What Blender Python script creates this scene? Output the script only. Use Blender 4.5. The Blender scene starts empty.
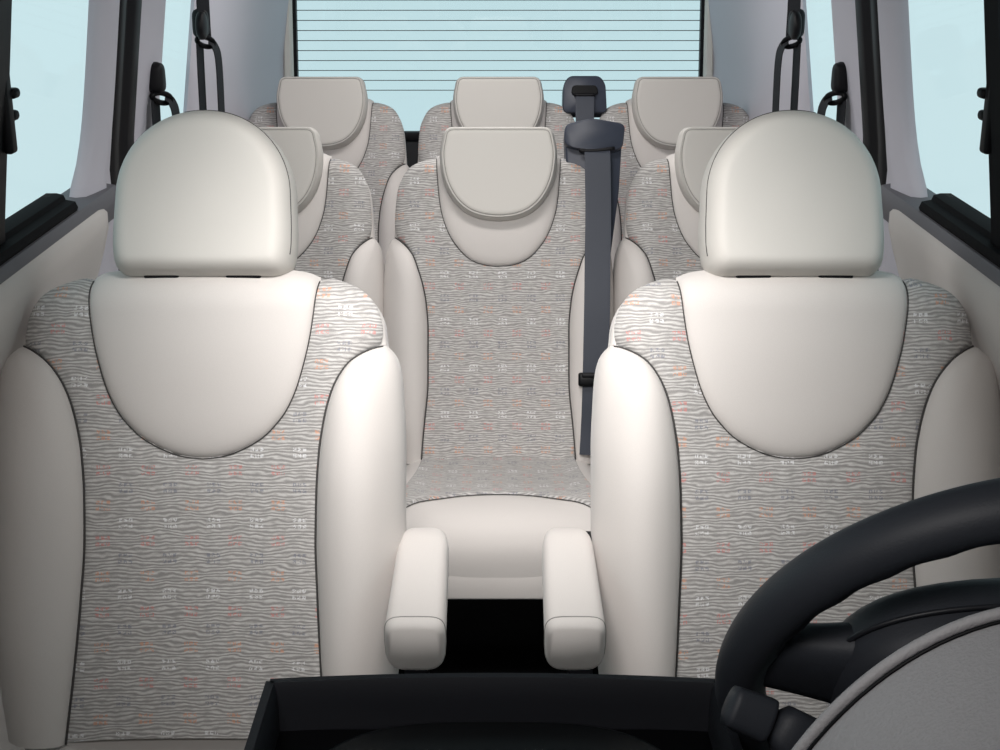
import bpy, math, random
import numpy as np
from mathutils import Vector, Matrix

random.seed(4)
SC = bpy.context.scene
COL = SC.collection
PI = math.pi

# ------------------------------------------------------------------ camera
F, TH, CX, H = 1416.0, math.radians(18.3), 498.5, 1.62
CT, ST = math.cos(TH), math.sin(TH)
cd = bpy.data.cameras.new('camera')
cam = bpy.data.objects.new('camera', cd)
COL.objects.link(cam)
cam.location = (0, 0, H)
cam.rotation_euler = (PI / 2 - TH, 0, 0)
cd.sensor_width = 36.0
cd.lens = F * 36.0 / 1000.0
cd.shift_x = (500 - CX) / 1000.0
cd.clip_start = 0.02
SC.camera = cam


# ------------------------------------------------------------------ materials
def mat(name, rgb, rough=0.6, metal=0.0, bump=None, sheen=0.0, spec=0.5, var=0.0):
    m = bpy.data.materials.new(name)
    m.use_nodes = True
    nt = m.node_tree
    b = nt.nodes['Principled BSDF']
    b.inputs['Base Color'].default_value = (*rgb, 1)
    b.inputs['Roughness'].default_value = rough
    b.inputs['Metallic'].default_value = metal
    b.inputs['Specular IOR Level'].default_value = spec
    b.inputs['Sheen Weight'].default_value = sheen
    tc = nt.nodes.new('ShaderNodeTexCoord')
    if bump:
        sc, st, di = bump
        n = nt.nodes.new('ShaderNodeTexNoise')
        n.inputs['Scale'].default_value = sc
        n.inputs['Detail'].default_value = 4
        nt.links.new(tc.outputs['Object'], n.inputs['Vector'])
        bp = nt.nodes.new('ShaderNodeBump')
        bp.inputs['Strength'].default_value = st
        bp.inputs['Distance'].default_value = di
        nt.links.new(n.outputs['Fac'], bp.inputs['Height'])
        nt.links.new(bp.outputs['Normal'], b.inputs['Normal'])
        if var:
            mx = nt.nodes.new('ShaderNodeMix')
            mx.data_type = 'RGBA'
            mx.inputs['A'].default_value = (*[c * (1 - var) for c in rgb], 1)
            mx.inputs['B'].default_value = (*[min(1, c * (1 + var)) for c in rgb], 1)
            nt.links.new(n.outputs['Fac'], mx.inputs['Factor'])
            nt.links.new(mx.outputs['Result'], b.inputs['Base Color'])
    return m


CREAM = mat('cream_velour', (0.60, 0.565, 0.54), 0.72, bump=(900, 0.12, 0.001), sheen=0.15, spec=0.3, var=0.06)
CREAM2 = mat('cream_headrest_leather', (0.58, 0.555, 0.52), 0.62, bump=(1200, 0.1, 0.001), spec=0.35, var=0.04)
SEAM = mat('seam_thread', (0.05, 0.047, 0.045), 0.8, bump=(900, 0.1, 0.001))
SEAM2 = mat('pale_stitching', (0.27, 0.26, 0.245), 0.8, bump=(900, 0.1, 0.001))
PIPE = mat('piping_cream', (0.52, 0.50, 0.47), 0.6, bump=(900, 0.1, 0.001))
LILAC = mat('grey_trim_plastic', (0.52, 0.51, 0.565), 0.6, bump=(500, 0.08, 0.001), var=0.03)
LEDGE = mat('grey_ledge_plastic', (0.12, 0.12, 0.135), 0.6, bump=(500, 0.1, 0.001))
FRAMEW = mat('pale_window_trim', (0.72, 0.71, 0.66), 0.6, bump=(500, 0.05, 0.001))
BLACK = mat('black_rubber', (0.004, 0.004, 0.0055), 0.55, spec=0.25, bump=(300, 0.08, 0.001))
BLACKG = mat('black_gloss_plastic', (0.002, 0.0022, 0.003), 0.40, spec=0.14, bump=(600, 0.04, 0.001))
DASH = mat('dark_dash_plastic', (0.003, 0.0033, 0.004), 0.45, spec=0.2, bump=(700, 0.25, 0.001))
RIM = mat('tray_rim_plastic', (0.016, 0.017, 0.021), 0.42, spec=0.35, bump=(700, 0.1, 0.001))
WHEEL = mat('wheel_leather', (0.028, 0.031, 0.039), 0.55, spec=0.38, bump=(650, 0.18, 0.001))
HOOD = mat('grey_hood_grain', (0.42, 0.41, 0.422), 0.6, bump=(420, 0.45, 0.002), var=0.10)
BELT = mat('belt_webbing', (0.034, 0.040, 0.056), 0.6, bump=(1200, 0.2, 0.001))
BELT_DARK = mat('black_webbing', (0.008, 0.009, 0.012), 0.65, spec=0.25, bump=(1200, 0.2, 0.001))
HOUSING = mat('belt_housing_plastic', (0.036, 0.043, 0.064), 0.45, spec=0.4, bump=(700, 0.12, 0.001))
SILL = mat('sill_rubber', (0.004, 0.004, 0.005), 0.7, spec=0.08, bump=(300, 0.08, 0.001))
CARPET = mat('black_carpet', (0.002, 0.002, 0.0023), 0.95, spec=0.05, bump=(300, 0.8, 0.004))
CEIL = mat('headliner_cloth', (0.12, 0.12, 0.125), 0.9, bump=(400, 0.2, 0.001))
STEEL = mat('steel_post', (0.25, 0.25, 0.26), 0.3, 1.0, bump=(300, 0.02, 0.001))
TAIL = mat('dark_tailgate_panel', (0.02, 0.02, 0.023), 0.7, bump=(300, 0.1, 0.001))


def glass_mat(name, tint):
    m = bpy.data.materials.new(name)
    m.use_nodes = True
    nt = m.node_tree
    nt.nodes.remove(nt.nodes['Principled BSDF'])
    out = nt.nodes['Material Output']
    t = nt.nodes.new('ShaderNodeBsdfTransparent')
    t.inputs['Color'].default_value = (*tint, 1)
    g = nt.nodes.new('ShaderNodeBsdfGlossy')
    g.inputs['Roughness'].default_value = 0.03
    mx = nt.nodes.new('ShaderNodeMixShader')
    mx.inputs['Fac'].default_value = 0.03
    nt.links.new(t.outputs[0], mx.inputs[1])
    nt.links.new(g.outputs[0], mx.inputs[2])
    nt.links.new(mx.outputs[0], out.inputs['Surface'])
    return m


GLASS = glass_mat('window_glass', (0.985, 0.995, 0.995))
GLASS_REAR = glass_mat('rear_window_glass', (0.95, 0.975, 0.98))


def fabric_mat():
    """Woven seat cloth: fine wavy cross ribs, and small clusters of coloured marks in rows."""
    m = bpy.data.materials.new('ribbed_seat_cloth')
    m.use_nodes = True
    nt = m.node_tree
    N, L = nt.nodes, nt.links
    b = N['Principled BSDF']
    b.inputs['Roughness'].default_value = 0.85
    b.inputs['Specular IOR Level'].default_value = 0.25
    b.inputs['Sheen Weight'].default_value = 0.1
    uv = N.new('ShaderNodeUVMap')
    uv.uv_map = 'UVMap'

    def math_(op, a, bb=None, c=None):
        n = N.new('ShaderNodeMath')
        n.operation = op
        for i, v in enumerate((a, bb, c)):
            if v is None:
                continue
            if isinstance(v, (int, float)):
                n.inputs[i].default_value = v
            else:
                L.new(v, n.inputs[i])
        return n.outputs[0]

    sep = N.new('ShaderNodeSeparateXYZ')
    L.new(uv.outputs['UV'], sep.inputs[0])
    U, V = sep.outputs['X'], sep.outputs['Y']
    # ribs: sin(2 pi (V + wobble) / pitch)
    mp = N.new('ShaderNodeMapping')
    mp.inputs['Scale'].default_value = (0.75, 1.7, 1)
    L.new(uv.outputs['UV'], mp.inputs['Vector'])
    nz = N.new('ShaderNodeTexNoise')
    nz.inputs['Scale'].default_value = 30
    nz.inputs['Detail'].default_value = 2.5
    L.new(mp.outputs[0], nz.inputs['Vector'])
    wob = math_('MULTIPLY', nz.outputs['Fac'], 0.0165)
    ph = math_('MULTIPLY', math_('ADD', V, wob), 2 * PI / 0.0052)
    rib = math_('SINE', ph)
    rib01 = math_('MULTIPLY_ADD', rib, 0.5, 0.5)
    # broken strength of the ribs
    n2 = N.new('ShaderNodeTexNoise')
    n2.inputs['Scale'].default_value = 95
    n2.inputs['Detail'].default_value = 2
    L.new(mp.outputs[0], n2.inputs['Vector'])
    amt = math_('MULTIPLY', rib01, math_('MULTIPLY_ADD', n2.outputs['Fac'], 1.7, -0.12))
    # weave grain
    n3 = N.new('ShaderNodeTexNoise')
    n3.inputs['Scale'].default_value = 700
    n3.inputs['Detail'].default_value = 1
    L.new(uv.outputs['UV'], n3.inputs['Vector'])
    val = math_('MULTIPLY_ADD', n3.outputs['Fac'], 0.35, amt)
    ramp = N.new('ShaderNodeValToRGB')
    e = ramp.color_ramp.elements
    e[0].position, e[0].color = 0.10, (0.255, 0.247, 0.240, 1)
    e[1].position, e[1].color = 0.95, (0.555, 0.54, 0.525, 1)
    k = ramp.color_ramp.elements.new(0.5)
    k.color = (0.385, 0.368, 0.355, 1)
    L.new(val, ramp.inputs[0])
    # mark clusters
    RP, CP = 0.0257, 0.064
    rowf = math_('DIVIDE', V, RP)
    row = math_('FLOOR', rowf)
    fr = math_('FRACT', rowf)
    off = math_('MULTIPLY', math_('FLOORED_MODULO', row, 2), 0.5)
    colf = math_('ADD', math_('DIVIDE', U, CP), off)
    fc = math_('FRACT', colf)

    def band(x, lo, hi):
        return math_('MULTIPLY', math_('GREATER_THAN', x, lo), math_('LESS_THAN', x, hi))

    su = math_('DIVIDE', math_('SUBTRACT', fc, 0.3), 0.115)     # three marks across
    sv = math_('DIVIDE', math_('SUBTRACT', fr, 0.15), 0.36)     # two lines
    inu = band(su, 0.0, 3.0)
    inv = band(sv, 0.0, 2.0)
    cu = band(math_('FRACT', su), 0.08, 0.78)
    cv = band(math_('FRACT', sv), 0.08, 0.66)
    # each mark is broken up by a blocky random pattern
    q = N.new('ShaderNodeCombineXYZ')
    L.new(math_('FLOOR', math_('DIVIDE', U, 0.0017)), q.inputs[0])
    L.new(math_('FLOOR', math_('DIVIDE', V, 0.0016)), q.inputs[1])
    wn = N.new('ShaderNodeTexWhiteNoise')
    wn.noise_dimensions = '2D'
    L.new(q.outputs[0], wn.inputs['Vector'])
    blk = math_('GREATER_THAN', wn.outputs['Value'], 0.40)
    mk = math_('MULTIPLY', math_('MULTIPLY', math_('MULTIPLY', inu, inv), math_('MULTIPLY', cu, cv)), blk)
    mk = math_('MULTIPLY', mk, 0.6)
    cidx = math_('DIVIDE', math_('ADD', math_('FLOORED_MODULO', row, 4), 0.5), 4.0)
    cr = N.new('ShaderNodeValToRGB')
    cr.color_ramp.interpolation = 'CONSTANT'
    ce = cr.color_ramp.elements
    ce[0].position, ce[0].color = 0.0, (0.82, 0.82, 0.84, 1)
    ce[1].position, ce[1].color = 0.25, (0.66, 0.30, 0.17, 1)
    for p, c in ((0.5, (0.17, 0.18, 0.23, 1)), (0.75, (0.62, 0.20, 0.18, 1))):
        x = cr.color_ramp.elements.new(p)
        x.color = c
    L.new(cidx, cr.inputs[0])
    mx = N.new('ShaderNodeMix')
    mx.data_type = 'RGBA'
    L.new(mk, mx.inputs['Factor'])
    L.new(ramp.outputs[0], mx.inputs['A'])
    L.new(cr.outputs[0], mx.inputs['B'])
    L.new(mx.outputs['Result'], b.inputs['Base Color'])
    bp = N.new('ShaderNodeBump')
    bp.inputs['Strength'].default_value = 0.3
    bp.inputs['Distance'].default_value = 0.0015
    L.new(val, bp.inputs['Height'])
    L.new(bp.outputs['Normal'], b.inputs['Normal'])
    return m


CLOTH = fabric_mat()


# ------------------------------------------------------------------ mesh helpers
def interp(tab):
    xs = np.array([p[0] for p in tab], float)
    ys = np.array([p[1] for p in tab], float)
    h = np.diff(xs)
    dl = np.diff(ys) / h
    m = np.zeros(len(xs))
    m[0], m[-1] = dl[0], dl[-1]
    for i in range(1, len(xs) - 1):
        if dl[i - 1] * dl[i] > 0:
            w1, w2 = 2 * h[i] + h[i - 1], h[i] + 2 * h[i - 1]
            m[i] = (w1 + w2) / (w1 / dl[i - 1] + w2 / dl[i])

    def f(x):
        if x <= xs[0]:
            return float(ys[0])
        if x >= xs[-1]:
            return float(ys[-1])
        i = int(np.searchsorted(xs, x)) - 1
        t = (x - xs[i]) / h[i]
        return float((2 * t**3 - 3 * t**2 + 1) * ys[i] + (t**3 - 2 * t**2 + t) * h[i] * m[i]
                     + (-2 * t**3 + 3 * t**2) * ys[i + 1] + (t**3 - t**2) * h[i] * m[i + 1])
    return f


def link(name, verts, faces, m, parent=None, uvs=None, smooth=True):
    me = bpy.data.meshes.new(name)
    me.from_pydata([tuple(map(float, v)) for v in verts], [], faces)
    if uvs is not None:
        lay = me.uv_layers.new(name='UVMap')
        li = np.empty(len(me.loops), dtype=np.int32)
        me.loops.foreach_get('vertex_index', li)
        lay.data.foreach_set('uv', np.asarray(uvs, dtype=np.float32)[li].ravel())
    if smooth:
        me.polygons.foreach_set('use_smooth', [True] * len(me.polygons))
    me.materials.append(m)
    me.update()
    o = bpy.data.objects.new(name, me)
    COL.objects.link(o)
    if parent is not None:
        o.parent = parent
    return o


def grid_faces(nr, nc, wrap=False, flip=False, off=0):
    fs = []
    for i in range(nr - 1):
        for j in range(nc if wrap else nc - 1):
            a, b = i * nc + j, i * nc + (j + 1) % nc
            c, d = (i + 1) * nc + (j + 1) % nc, (i + 1) * nc + j
            q = (a, b, c, d)
            fs.append(tuple(off + k for k in (q[::-1] if flip else q)))
    return fs


def fix_normals(o):
    import bmesh
    bm = bmesh.new()
    bm.from_mesh(o.data)
    bmesh.ops.recalc_face_normals(bm, faces=bm.faces)
    bm.to_mesh(o.data)
    bm.free()
    return o


def sharp(o, deg=40):
    o.data.set_sharp_from_angle(angle=math.radians(deg))
    return o


def loft(name, rings, m, parent=None, closed=True, deg=None):
    """Closed rings joined into one surface with capped ends."""
    nr, nc = len(rings), len(rings[0])
    V = [p for r in rings for p in r]
    Fs = grid_faces(nr, nc, wrap=True)
    if closed:
        Fs.append(tuple(range(nc))[::-1])
        Fs.append(tuple((nr - 1) * nc + j for j in range(nc)))
    o = fix_normals(link(name, V, Fs, m, parent))
    if deg:
        sharp(o, deg)
    return o


def tube_data(pts, r, n=8, cyclic=False):
    pts = [Vector(p) for p in pts]
    k = len(pts)
    V, Fs = [], []
    prev = None
    for i, p in enumerate(pts):
        if cyclic:
            t = pts[(i + 1) % k] - pts[i - 1]
        else:
            t = pts[min(i + 1, k - 1)] - pts[max(i - 1, 0)]
        t.normalize()
        if prev is None:
            a = Vector((0, 0, 1)) if abs(t.z) < 0.9 else Vector((1, 0, 0))
            prev = (a - t * a.dot(t)).normalized()
        nrm = (prev - t * prev.dot(t)).normalized()
        prev = nrm
        bi = t.cross(nrm)
        rr = r(i / (k - 1)) if callable(r) else r
        for j in range(n):
            a = 2 * PI * j / n
            V.append(p + nrm * (rr * math.cos(a)) + bi * (rr * math.sin(a)))
    for i in range(k if cyclic else k - 1):
        for j in range(n):
            i2 = (i + 1) % k
            Fs.append((i * n + j, i * n + (j + 1) % n, i2 * n + (j + 1) % n, i2 * n + j))
    if not cyclic:
        Fs.append(tuple(range(n))[::-1])
        Fs.append(tuple((k - 1) * n + j for j in range(n)))
    return V, Fs


def tubes(name, paths, r, m, parent=None, n=8, cyclic=False):
    V, Fs = [], []
    for p in paths:
        v, f = tube_data(p, r, n, cyclic)
        b = len(V)
        V += v
        Fs += [tuple(b + i for i in q) for q in f]
    return fix_normals(link(name, V, Fs, m, parent))


def rbox(name, c, s, m, parent=None, bev=0.006, seg=3, rot=None, shape=None):
    """Bevelled box; shape(x,y,z) in -1..1 may taper it."""
    import bmesh
    bm = bmesh.new()
    bmesh.ops.create_cube(bm, size=1)
    for v in bm.verts:
        v.co = Vector((v.co.x * s[0], v.co.y * s[1], v.co.z * s[2]))
    if shape:
        for v in bm.verts:
            v.co = Vector(shape(*v.co))
    if bev:
        bmesh.ops.bevel(bm, geom=bm.edges[:], offset=bev, segments=seg, affect='EDGES', profile=0.5)
    M = Matrix.Translation(c) @ (rot.to_4x4() if rot is not None else Matrix())
    bm.transform(M)
    me = bpy.data.meshes.new(name)
    bm.to_mesh(me)
    bm.free()
    me.materials.append(m)
    me.polygons.foreach_set('use_smooth', [True] * len(me.polygons))
    o = bpy.data.objects.new(name, me)
    COL.objects.link(o)
    if parent is not None:
        o.parent = parent
    return sharp(o, 35) if bev else sharp(o, 20)


def ribbon(name, pts, width_dir, w, th, m, parent=None, ndir=None):
    """Flat strap with real thickness along a path; width_dir is a vector or list of vectors."""
    pts = [Vector(p) for p in pts]
    rings = []
    for i, p in enumerate(pts):
        t = (pts[min(i + 1, len(pts) - 1)] - pts[max(i - 1, 0)]).normalized()
        wd = Vector(width_dir[i] if isinstance(width_dir, list) else width_dir)
        wd = (wd - t * wd.dot(t)).normalized()
        nn = t.cross(wd)
        ww = w(i / (len(pts) - 1)) if callable(w) else w
        a, b = wd * ww / 2, nn * th / 2
        ring = []
        for k in range(9):                                   # three woven ribs across
            x = -1 + 2 * k / 8
            rr = 1 + 0.5 * (1 if k % 2 else 0)
            ring.append(p + a * x + b * rr)
        for k in range(8, -1, -1):
            x = -1 + 2 * k / 8
            ring.append(p + a * x - b)
        rings.append(ring)
    return loft(name, rings, m, parent, deg=50)


def smooth_path(pts, n=40):
    """Catmull-Rom through points."""
    P = [Vector(p) for p in pts]
    P = [2 * P[0] - P[1]] + P + [2 * P[-1] - P[-2]]
    out = []
    segs = len(P) - 3
    per = max(2, n // segs)
    for i in range(segs):
        p0, p1, p2, p3 = P[i:i + 4]
        for k in range(per):
            t = k / per
            out.append(0.5 * ((2 * p1) + (p2 - p0) * t + (2 * p0 - 5 * p1 + 4 * p2 - p3) * t * t
                              + (3 * p1 - p0 - 3 * p2 + p3) * t ** 3))
    out.append(P[-2])
    return out


def thing(name, loc, label, cat, group=None, kind=None):
    o = bpy.data.objects.new(name, None)
    o.empty_display_size = 0.1
    COL.objects.link(o)
    o.location = loc
    if kind:
        o['kind'] = kind
    tag(o, label, cat, group)
    return o


def tag(o, label, cat, group=None):
    o['label'] = label
    o['category'] = cat
    if group:
        o['group'] = group
    return o


def struct(o, label=None, cat=None):
    o['kind'] = 'structure'
    if label:
        o['label'] = label
    if cat:
        o['category'] = cat
    return o


def copy_tree(o, parent=None):
    c = o.copy()
    COL.objects.link(c)
    if parent is not None:
        c.parent = parent
    for ch in list(o.children):
        copy_tree(ch, c)
    return c


# ------------------------------------------------------------------ seat back builder
class Back:
    def __init__(s, tab):
        s.a = interp(tab['outline'])
        s.bump = interp(tab['bump'])
        s.seam = interp(tab['seam'])
        s.ins = interp(tab['insert'])
        s.vt, s.r = tab['top'], tab['round']
        s.Df, s.Db = tab['front'], tab['rear']
        s.vb, s.vi = tab['bol_top'], tab['ins_bottom']
        s.tilt = math.radians(tab['tilt'])
        s.o = tab['origin']
        s.n = 4.2
        s.uvo = tab.get('uvo', 0.0)
        s.wide = tab.get('wide', 0)

    def close(s, v):
        q = max(0.0, (v - (s.vt - s.r)) / s.r)
        return max(0.0, 1 - min(q, 1) ** 2.3) ** (1 / 2.3)

    def uvw(s, ph, v):
        e = 2 / s.n
        c, si = math.cos(ph), math.sin(ph)
        sx = math.copysign(abs(c) ** e, c)
        sy = math.copysign(abs(si) ** e, si)
        k = s.close(v)
        u = s.a(v) * sx
        if sy >= 0:
            g = math.exp(-((abs(sx) - 0.84) / 0.17) ** 2)
            w = k * (s.Df * sy + s.bump(v) * (g * sy - 0.35 * (1 - min(1, abs(sx) / 0.62) ** 2)))
        else:
            w = k * s.Db * sy
        return Vector((u, v, w))

    def pos(s, p):
        """seat-local u,v,w -> x,y,z"""
        t = s.tilt
        q = p[0] * s.wide
        if q > .17 and p[1] < .60:                                          # the bolster on the door side is the wider one
            p = (p[0] + s.wide * .16 * (q - .17) * min(1, (.60 - p[1]) / .05), p[1], p[2])
        return Vector((p[0], s.o[0] + p[1] * math.sin(t) - p[2] * math.cos(t),
                       s.o[1] + p[1] * math.cos(t) + p[2] * math.sin(t)))

    def phi(s, u, v):
        x = max(-1.0, min(1.0, u / s.a(v)))
        c = math.copysign(abs(x) ** (s.n / 2), x)
        return math.acos(c)

    def nrm(s, ph, v):
        d = 1e-3
        a = s.uvw(ph + d, v) - s.uvw(ph - d, v)
        v2 = min(v, s.vt - 0.004)
        b = s.uvw(ph, v2 + d) - s.uvw(ph, v2 - d)
        n = b.cross(a)
        if n.length < 1e-12:
            return Vector((0, 0, 1))
        n.normalize()
        return n

    def at(s, ph, v, h):
        return s.uvw(ph, v) + s.nrm(ph, v) * h

    def rows(s, lo, hi, n, top=False):
        if top:
            return [lo + (hi - lo) * math.sin(PI / 2 * i / (n - 1)) for i in range(n)]
        return [lo + (hi - lo) * 0.5 * (1 - math.cos(PI * i / (n - 1))) for i in range(n)]

    def curves(s):
        """seam polylines (right half) in u,v"""
        vs = s.rows(0.0, s.vb, 70)
        bol = [(min(s.seam(v), s.a(v)), v) for v in vs]
        vi = [s.vi + (s.vt - 0.006 - s.vi) * (i / 79) ** 2.2 for i in range(80)]
        ins = [(s.ins(v), v) for v in vi]
        return np.array(bol), np.array(ins)

    def build(s, parent):
        bol, ins = s.curves()

        def dist(u, v, c):
            a, b = c[:-1], c[1:]
            p = np.array((abs(u), v))
            ab = b - a
            t = np.clip(((p - a) * ab).sum(1) / np.maximum((ab ** 2).sum(1), 1e-12), 0, 1)
            q = a + ab * t[:, None]
            return float(np.sqrt(((p - q) ** 2).sum(1)).min())

        # shell
        nph = 96
        vs = [0.03 * 0.5 * (1 - math.cos(PI * i / 8)) - 0.03 for i in range(8)] + s.rows(0.0, s.vt, 60, True)
        rings = []
        for v in vs:
            ring = []
            for j in range(nph):
                ph = 2 * PI * j / nph
                p = s.uvw(ph, max(v, 0))
                if math.sin(ph) > 0:                          # foam lies a little below its covers
                    p.z -= .013 * min(1, math.sin(ph) * 2.5) * s.close(max(v, 0))
                if v < 0:
                    p.y = v
                ring.append(s.pos(p))
            rings.append(ring)
        back = loft('backrest', rings, CREAM, parent)

        # cloth between the bolster seams and over the shoulders
        V, UV = [], []
        rws = s.rows(0.004, s.vb, 80) + [s.vb + (s.vt - 0.002 - s.vb) * math.sin(PI / 2 * i / 24) for i in range(1, 25)]
        nc = 90
        for v in rws:
            pe = 0.30
            if v <= s.vb:
                pe = max(0.30, s.phi(min(s.seam(v), s.a(v)), v))
            for j in range(nc):
                x = 0.5 * (1 - math.cos(PI * j / (nc - 1)))
                x = 0.6 * x + 0.4 * j / (nc - 1)
                ph = PI - pe - (PI - 2 * pe) * x
                b = s.uvw(ph, v)
                db = dist(b.x, v, bol)
                di = dist(b.x, v, ins)
                h = 0.0065 - 0.0085 * math.exp(-db / 0.007) - 0.006 * math.exp(-db / 0.022) - 0.005 * math.exp(-di / 0.010)
                if v > s.vb:
                    h = 0.0065 - 0.0085 * math.exp(-db / 0.007) - 0.006 * math.exp(-db / 0.022) - 0.005 * math.exp(-di / 0.010)
                edge = min(j, nc - 1 - j)
                if edge == 0:
                    h = -0.003
                V.append(s.pos(s.at(ph, v, h)))
                UV.append((b.x + s.uvo, v + s.uvo * 0.37))
        o = link('cloth_panel', V, grid_faces(len(rws), nc), CLOTH, parent, UV)

        # side bolsters, wrapping round the flank
        for sg in (1, -1):
            V = []
            rws = s.rows(0.0, s.vb + 0.004, 70)
            nc = 44
            for v in rws:
                p1 = s.phi(min(s.seam(min(v, s.vb)), s.a(v)), v)
                p0 = -0.55
                for j in range(nc):
                    x = j / (nc - 1)
                    ph = p1 + (p0 - p1) * (x ** 1.25)
                    b = s.uvw(ph, v)
                    d = dist(b.x, v, bol) if ph > 0.05 else 0.05
                    dt = s.vb + 0.004 - v
                    h = 0.011 * (1 - math.exp(-d / 0.008)) + 0.014 * (1 - math.exp(-d / 0.032)) - 0.002
                    h = min(h, -0.004 + 0.022 * (1 - math.exp(-dt / 0.02)))
                    if x > 0.8:
                        h -= 0.02 * (x - 0.8) / 0.2
                    p = s.at(ph, v, h)
                    V.append(s.pos((sg * p.x, p.y, p.z)))
            link('side_bolster', V, grid_faces(len(rws), nc, flip=(sg > 0)), CREAM, parent)

        # plain U-shaped panel under the headrest
        V = []
        rws = [s.vi + (s.vt - 0.0015 - s.vi) * (i / 69) ** 1.9 for i in range(60)] + \
              [s.vi + (s.vt - 0.0015 - s.vi) * ((59 + i * 0.5) / 69) ** 1.9 for i in range(1, 21)]
        nc = 50
        for v in rws:
            uu = max(0.002, s.ins(v))
            for j in range(nc):
                t = math.sin(PI / 2 * (-1 + 2 * j / (nc - 1)))
                u = uu * t
                ph = s.phi(u, v)
                d = dist(u, v, ins) if j not in (0, nc - 1) else 0
                h = 0.008 * (1 - math.exp(-d / 0.006)) + 0.012 * (1 - math.exp(-d / 0.035)) + 0.0008
                V.append(s.pos(s.at(ph, v, h)))
        link('shoulder_panel', V, grid_faces(len(rws), nc), CREAM, parent)

        # stitched seams
        for sg in (1, -1):
            path = []
            for u, v in bol:
                p = s.at(s.phi(max(0, u - .0016), v), v, -0.0022)
                path.append(s.pos((sg * p.x, p.y, p.z)))
            tubes('seam', [path], 0.0016, SEAM, parent, 6)
        full = [(-u, v) for u, v in ins[::-1]] + [(u, v) for u, v in ins[1:]]
        tubes('seam', [[s.pos(s.at(s.phi(u, v), v, 0.0036)) for u, v in full]], 0.0010, SEAM, parent, 6)
        return back


def inward(P):
    """unit inward normals of a counter-clockwise or clockwise outline"""
    P = np.array(P, float)
    t = np.roll(P, -1, 0) - np.roll(P, 1, 0)
    t /= np.linalg.norm(t, axis=1)[:, None]
    n = np.stack((-t[:, 1], t[:, 0]), 1)
    if ((P.mean(0) - P) * n).sum() < 0:
        n = -n
    return n


def pillow(name, outline, T, w0, pos, m, parent, hollow=0.0, edge=.03, power=2.4, lean=0.0, cen=None, crown=0.0):
    """Closed cushion from a convex outline in u,v; w0 is its middle, T its thickness, edge the rounding of its rim."""
    P = np.array(outline, float)
    c = np.array(cen) if cen is not None else P.mean(0)
    N = len(P)
    A, Bn = P, np.roll(P, -1, 0)
    ext = np.abs(P - c).max(0)

    def dist(q):
        ab = Bn - A
        t = np.clip(((q - A) * ab).sum(1) / np.maximum((ab ** 2).sum(1), 1e-12), 0, 1)
        return float(np.sqrt(((q - A - ab * t[:, None]) ** 2).sum(1).min()))

    scs = [1 - (k / 26.0) ** 1.9 for k in range(26)]
    V = []
    back, front = [], []
    for sc in scs:
        rb, rf = [], []
        for q in P:
            p = c + (q - c) * sc
            d = dist(p)
            x = 1 - min(1.0, d / edge)
            h = T / 2 * (1 - x ** power) ** (1 / power)
            rr = math.hypot(*((p - c) / ext)) / .62
            dip = (hollow - crown) * math.exp(-rr ** 3)
            lw = lean * (p[1] - c[1])
            rf.append(pos((p[0], p[1], w0 + h - dip + lw)))
            rb.append(pos((p[0], p[1], w0 - h + lw)))
        front.append(rf)
        back.append(rb)
    rings = back[::-1] + front[1:]
    V = [p for r in rings for p in r]
    nr = len(rings)
    Fs = grid_faces(nr, N, wrap=True)
    for end in (0, nr - 1):
        ps = rings[end]
        V.append(sum(ps, Vector()) / N)
        i = len(V) - 1
        for k in range(N):
            Fs.append((end * N + k, end * N + (k + 1) % N, i))
    return fix_normals(link(name, V, Fs, m, parent))


def rim_line(outline, T, w0, pos, d, lift, edge=.03, power=2.4, lean=0.0, cen=None):
    """a line on the pillow's face at distance d from its outline"""
    P = np.array(outline, float)
    c = np.array(cen) if cen is not None else P.mean(0)
    q = P + inward(P) * d
    q = (np.roll(q, 1, 0) + q * 2 + np.roll(q, -1, 0)) / 4
    x = 1 - min(1.0, d / edge)
    h = T / 2 * (1 - x ** power) ** (1 / power)
    return [pos((p[0], p[1], w0 + h + lift + lean * (p[1] - c[1]))) for p in q]


def resample(pts, n, closed=True):
    P = [Vector((p[0], p[1], 0)) for p in pts]
    if closed:
        P.append(P[0])
    L = [0]
    for a, b in zip(P, P[1:]):
        L.append(L[-1] + (b - a).length)
    out = []
    for i in range(n):
        t = L[-1] * i / n
        k = max(j for j in range(len(L) - 1) if L[j] <= t + 1e-9)
        f = (t - L[k]) / max(1e-9, L[k + 1] - L[k])
        q = P[k].lerp(P[k + 1], f)
        out.append((q.x, q.y))
    return out


def corner(cx, cy, r, a0, a1, n=8):
    return [(cx + r * math.cos(math.radians(a0 + (a1 - a0) * i / n)), cy + r * math.sin(math.radians(a0 + (a1 - a0) * i / n)))
            for i in range(n + 1)]


# ------------------------------------------------------------------ front seats
FRONT = dict(
    outline=[(0, .253), (.1, .266), (.26, .276), (.42, .276), (.5, .273), (.55, .271), (.58, .267), (.605, .264), (.625, .257),
             (.643, .245), (.656, .228), (.664, .210), (.672, .19)],
    seam=[(0, .186), (.1, .178), (.2, .172), (.29, .168), (.36, .169), (.42, .173), (.455, .178), (.488, .185), (.517, .195),
          (.535, .205), (.552, .219), (.563, .235), (.571, .252), (.577, .272)],
    insert=[(.409, .0), (.4105, .018), (.4165, .043), (.4285, .070), (.442, .091), (.458, .107), (.477, .122), (.51, .138), (.546, .149),
            (.58, .157), (.62, .163), (.672, .168)],
    bump=[(0, .038), (.15, .052), (.35, .054), (.48, .038), (.58, .012), (.66, .0)],
    top=.674, round=.05, front=.066, rear=.055, bol_top=.575, ins_bottom=.409, tilt=20, origin=(0.0, .45))

FY = 1.84


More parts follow.
